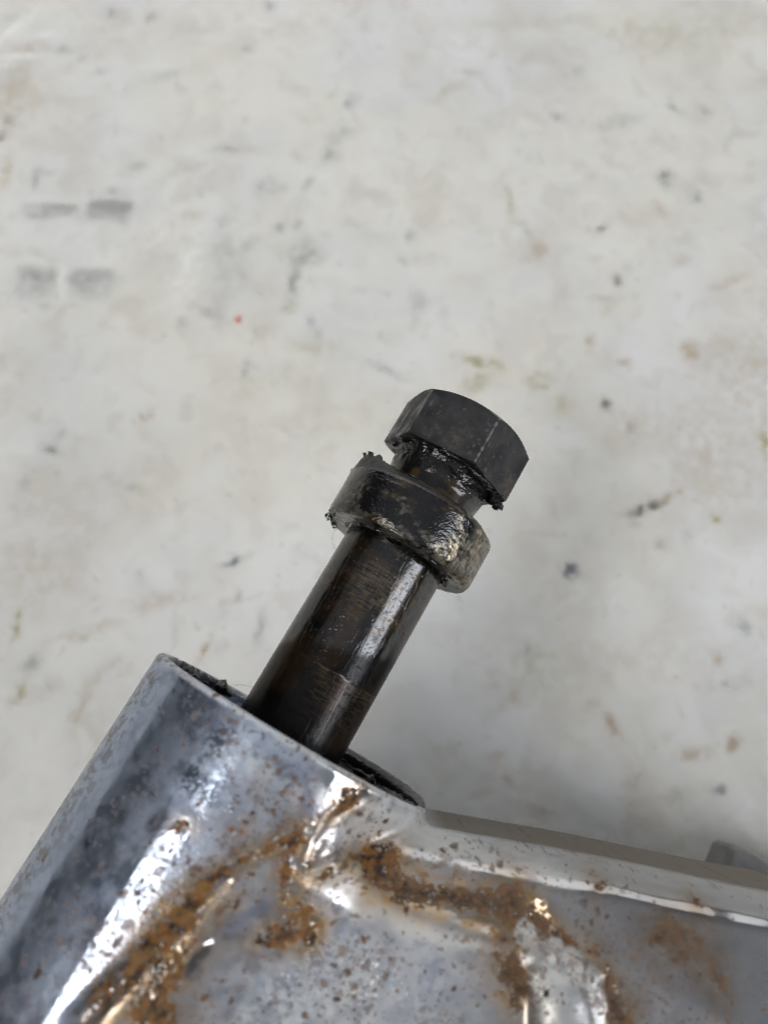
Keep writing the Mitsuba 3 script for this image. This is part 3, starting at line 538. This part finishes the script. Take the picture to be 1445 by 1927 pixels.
def bracket_sdf(u, v, w, detail=False):
    sl, ar, N, E = parts_sdf(u, v, w)
    k = 3.0 + 9.0 * np.clip((-52 - u) / 14, 0, 1)
    d = smin(sl, ar, k)
    d = smin(d, smin(lobe_sdf(u, v, w, 0), lobe_sdf(u, v, w, 1), .5), 1.1)
    # open bore
    rho = np.hypot(v, w)
    bx, by = rho - 31.6, -(u + 51.5)
    bore = np.minimum(np.maximum(bx, by), 0) + np.hypot(np.maximum(bx, 0), np.maximum(by, 0))
    d = np.maximum(d, -(bore - 0))
    d = np.maximum(d, np.maximum(np.maximum(-148 - u, v - 138), np.maximum(-w - 40, u - 20)))
    if detail:
        q = np.stack([u, v], -1); up = np.clip((w - 4) / 8, 0, 1)
        D = np.zeros_like(u)
        s, t, sd = seg_dist(q, SEAM); D += up * (.16 * np.exp(-(s / .6) ** 2) - .15 * np.exp(-((s - 1.3 * 1) / .8) ** 2) * (sd > 0))
        s, t, sd = seg_dist(q, VALLEY); D -= up * 1.9 * np.exp(-(s / 4.4) ** 2)
        s, t, sd = seg_dist(q, RIDGE); D += up * 1.1 * np.exp(-(s / 3.2) ** 2)
        s, t, sd = seg_dist(q, DENT); wd = 1.0 + 1.2 * t; D -= up * (.5 + 1.0 * t) * np.exp(-(s / wd) ** 2)
        s, t, sd = seg_dist(q, DENT2); D += up * .9 * np.exp(-(s / 1.3) ** 2)
        p3 = np.stack([u, v, w], -1)
        crust = np.zeros_like(u)
        for (a, b, ra, rb, an, ks) in RUST:
            c, sn = math.cos(an), math.sin(an); x, y = u - a, v - b
            crust = np.maximum(crust, ks * np.exp(-(((x * c + y * sn) / ra) ** 2 + ((y * c - x * sn) / rb) ** 2)))
        D += up * crust * (.4 * (meshkit.fbm(p3 * .55, 3, seed=3) - .5) + .2 * (meshkit.noise(p3 * 1.3, seed=8) - .5))
        armw = np.clip((v - 22) / 8, 0, 1)
        D += armw * .55 * (meshkit.fbm(p3 * .09, 2, seed=5) - .5) + .05 * (meshkit.fbm(p3 * .22, 2, seed=6) - .5) * np.clip((-50 - u) / 6, 0, 1)
        D += up * np.clip((v - 50) / 10, 0, 1) * .10 * np.exp(-((N + 59.4 + .3 * np.sin(E * .3)) / .9) ** 2)
        # pocket in front of the saddle
        D += .16 * np.clip((v - 50) / 6, 0, 1) * np.clip((-50 - u) / 4, 0, 1) * np.clip((20 - np.hypot(u + 60, v - 66)) / 6, 0, 1) * (meshkit.fbm(p3 * .35, 3, seed=12) - .5)
        D -= up * .3 * np.exp(-(((u + 55.5) / 3.5) ** 2 + ((v - 25) / 4.5) ** 2))
        d = d - D
    return d

def surface_nets(f, lo, hi, h):
    ax = [np.arange(a, b + h, h) for a, b in zip(lo, hi)]
    F = f(*np.meshgrid(*ax, indexing='ij')).astype(np.float32)
    n = np.array(F.shape); s = F < 0
    c = np.zeros(n - 1, np.int8)
    for i, j, k in np.ndindex(2, 2, 2): c += s[i:n[0] - 1 + i, j:n[1] - 1 + j, k:n[2] - 1 + k]
    cells = np.argwhere((c > 0) & (c < 8)); idx = np.full(n - 1, -1, np.int32); idx[tuple(cells.T)] = np.arange(len(cells))
    acc = np.zeros((len(cells), 3)); cnt = np.zeros(len(cells))
    corners = list(np.ndindex(2, 2, 2))
    for a in corners:
        for axis in range(3):
            if a[axis]: continue
            b = list(a); b[axis] = 1
            fa = F[tuple((cells + a).T)]; fb = F[tuple((cells + b).T)]
            m = (fa < 0) != (fb < 0); t = np.where(m, fa / np.where(m, fa - fb, 1), 0)
            p = np.array(a, float)[None] + np.zeros((len(cells), 1)); p[:, axis] += t
            acc += p * m[:, None]; cnt += m
    V = (cells + acc / cnt[:, None]) * h + np.array(lo)
    quads = []
    for axis in range(3):
        o = [x for x in range(3) if x != axis]
        sl0 = [slice(None)] * 3; sl1 = [slice(None)] * 3; sl0[axis] = slice(0, -1); sl1[axis] = slice(1, None)
        S0, S1 = s[tuple(sl0)], s[tuple(sl1)]
        e = np.argwhere(S0 != S1)
        ok = (e[:, o[0]] > 0) & (e[:, o[1]] > 0) & (e[:, o[0]] < n[o[0]] - 1) & (e[:, o[1]] < n[o[1]] - 1)
        e = e[ok]
        def cell(d0, d1):
            x = e.copy(); x[:, o[0]] -= d0; x[:, o[1]] -= d1; return idx[tuple(x.T)]
        q = np.stack([cell(1, 1), cell(0, 1), cell(0, 0), cell(1, 0)], -1)
        flip = S0[tuple(e.T)] ^ (axis == 1)
        q[~flip] = q[~flip][:, ::-1]
        quads.append(q)
    Q = np.vstack(quads)
    return V, np.vstack([Q[:, [0, 1, 2]], Q[:, [0, 2, 3]]])

lo, hi, hh = (-149.5, -36.0, -41.5), (-20.0, 139.5, 38.0), .75
V, F = surface_nets(lambda u, v, w: bracket_sdf(u, v, w), lo, hi, hh)
def grad(V, e=.12, detail=True):
    G = np.zeros_like(V)
    for i in range(3):
        d = np.zeros(3); d[i] = e
        G[:, i] = bracket_sdf(*(V + d).T, detail) - bracket_sdf(*(V - d).T, detail)
    return G / (2 * e)
see = V[:, 2] > -12
for _ in range(4):
    P = V[see]; G = grad(P); val = bracket_sdf(*P.T, True)
    st = val[:, None] * G / np.maximum((G * G).sum(1), .3)[:, None]
    L = np.linalg.norm(st, axis=1, keepdims=True); V[see] = P - st * np.minimum(1, .5 / np.maximum(L, 1e-9))
NR = grad(V, .3); NR /= np.linalg.norm(NR, axis=1, keepdims=True) + 1e-12
cen = V[F].mean(1)
fn = np.cross(V[F[:, 1]] - V[F[:, 0]], V[F[:, 2]] - V[F[:, 0]])
if (fn * NR[F[:, 0]]).sum() < 0: F = F[:, ::-1]
sl_, ar_, _, _ = parts_sdf(*cen.T)
is_arm = (ar_ < sl_ - 0.0)
def piece(key, keep, mat):
    f = F[keep][:, ::-1]; ids, inv = np.unique(f, return_inverse=True)
    v = world(V[ids]); nr = NR[ids] @ ROT
    path = meshkit.write_ply((v, inv.reshape(-1, 3)), False, normals=nr)
    scene[key] = {'type': 'ply', 'filename': path, 'face_normals': False, 'bsdf': {'type': 'ref', 'id': mat}}
l1, l2 = lobe_sdf(*cen.T, 0), lobe_sdf(*cen.T, 1)
on1, on2 = (l1 < .45) & (l1 <= l2) & (cen[:, 2] > 15), (l2 < .45) & (l2 < l1) & (cen[:, 2] > 15)
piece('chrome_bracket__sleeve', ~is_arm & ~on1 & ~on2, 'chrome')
piece('chrome_bracket__arm', is_arm & ~on1 & ~on2, 'chrome')
piece('chrome_bracket__weld_bead', on1, 'chrome')
piece('chrome_bracket__weld_bead_001', on2, 'chrome')
labels['chrome_bracket'] = {'label': 'rust spotted chrome bracket with an open round sleeve and a side arm', 'category': 'bracket'}

# black seal deep in the bore, grease round the foot of the shaft
scene['chrome_bracket__seal'] = mikit.ply(lathe([(-52.5, 12.6), (-50.6, 12.7), (-50.0, 14.0), (-50.0, 29.5), (-50.8, 31.0), (-52.5, 31.4)], seg=160), 'dull_rubber', smooth=40)
bore = trimesh.util.concatenate([lump_ring(-46.0, 32.4, 2.3, 84, 200, 57, du=.4, even=.9, taper=14.), lump_ring(-48.0, 30.6, 2.2, 60, 190, 51, du=1.2), lump_ring(-48.3, 30.4, 1.6, -70, 60, 52, du=1.6), lump_ring(-49.5, 14.5, 2.6, -180, 179, 53, du=1.5), lump_ring(-47.6, 30.0, 2.4, 180, 262, 54, du=1.5)])
scene['chrome_bracket__grease'] = mikit.ply(bore, 'grease_black', smooth=45)
labels['chrome_bracket__grease'] = {'label': 'black grease caked inside the open end of the sleeve'}

# grey lug at the right edge, plus unseen blocks added to cast shade
def rbox(lo, hi, r):
    S = [m3.Manifold.sphere(r, 24).translate((x, y, z)) for x in (lo[0] + r, hi[0] - r) for y in (lo[1] + r, hi[1] - r) for z in (lo[2] + r, hi[2] - r)]
    x = m3.Manifold.batch_hull(S).to_mesh()
    return trimesh.Trimesh(world(np.array(x.vert_properties)[:, :3]), np.array(x.tri_verts)[:, ::-1])
foot_shade_blocks = trimesh.util.concatenate([rbox((-95, 117.5, -71), (-13.6, 190, -57), 2.5), rbox((-95, 150, -99.8), (-17, 215, -30), 3), rbox((-60, 160, -99.8), (-3, 215, -56), 3)])  # slab is the lug; the other two boxes are added to block light
scene['chrome_bracket__foot_shade_blocks'] = mikit.ply(foot_shade_blocks, 'grey_cast', smooth=30)
labels['chrome_bracket__foot_shade_blocks'] = {'label': 'grey lug just behind the arm at the right edge, with unseen blocks added for shade'}

# ------------------------------------------------------------------ two fibres of lint
def fibre(pts, r):
    from scipy.interpolate import make_interp_spline
    p = np.array(pts, float); s = make_interp_spline(np.arange(len(p)), p, k=3)(np.linspace(0, len(p) - 1, 60))
    t = np.gradient(s, axis=0); t /= np.linalg.norm(t, axis=1, keepdims=True)
    a = np.cross(t, [0.3, .2, .93]); a /= np.linalg.norm(a, axis=1, keepdims=True); b = np.cross(t, a)
    an = np.arange(6) * np.pi / 3
    v = s[:, None] + r * (np.cos(an)[None, :, None] * a[:, None] + np.sin(an)[None, :, None] * b[:, None])
    i, j = np.meshgrid(np.arange(59), np.arange(6), indexing='ij'); x, y = i * 6 + j, i * 6 + (j + 1) % 6
    return (world(v.reshape(-1, 3)), np.stack([x, y, y + 6, x + 6], -1).reshape(-1, 4))
scene['lint_fibre'] = mikit.ply(fibre([(-6.2, -12.6, .5), (-5.0, -14.2, 1.2), (-3.0, -15.0, 1.6), (-1.2, -14.2, 1.8), (-.3, -12.8, 1.5)], .035), 'lint', smooth=True)
labels['lint_fibre'] = {'label': 'fine curled fibre sticking out left of the shaft below the collar', 'category': 'fibre'}
scene['lint_fibre_001'] = mikit.ply(fibre([(-45.8, -21.5, -24.0), (-44.2, -19., -24.0), (-43.6, -16., -24.5), (-43.9, -12.5, -25.5), (-45.0, -9.5, -29)], .04), 'lint', smooth=True)
labels['lint_fibre_001'] = {'label': 'thin fibre lying over the rear rim of the sleeve', 'category': 'fibre'}
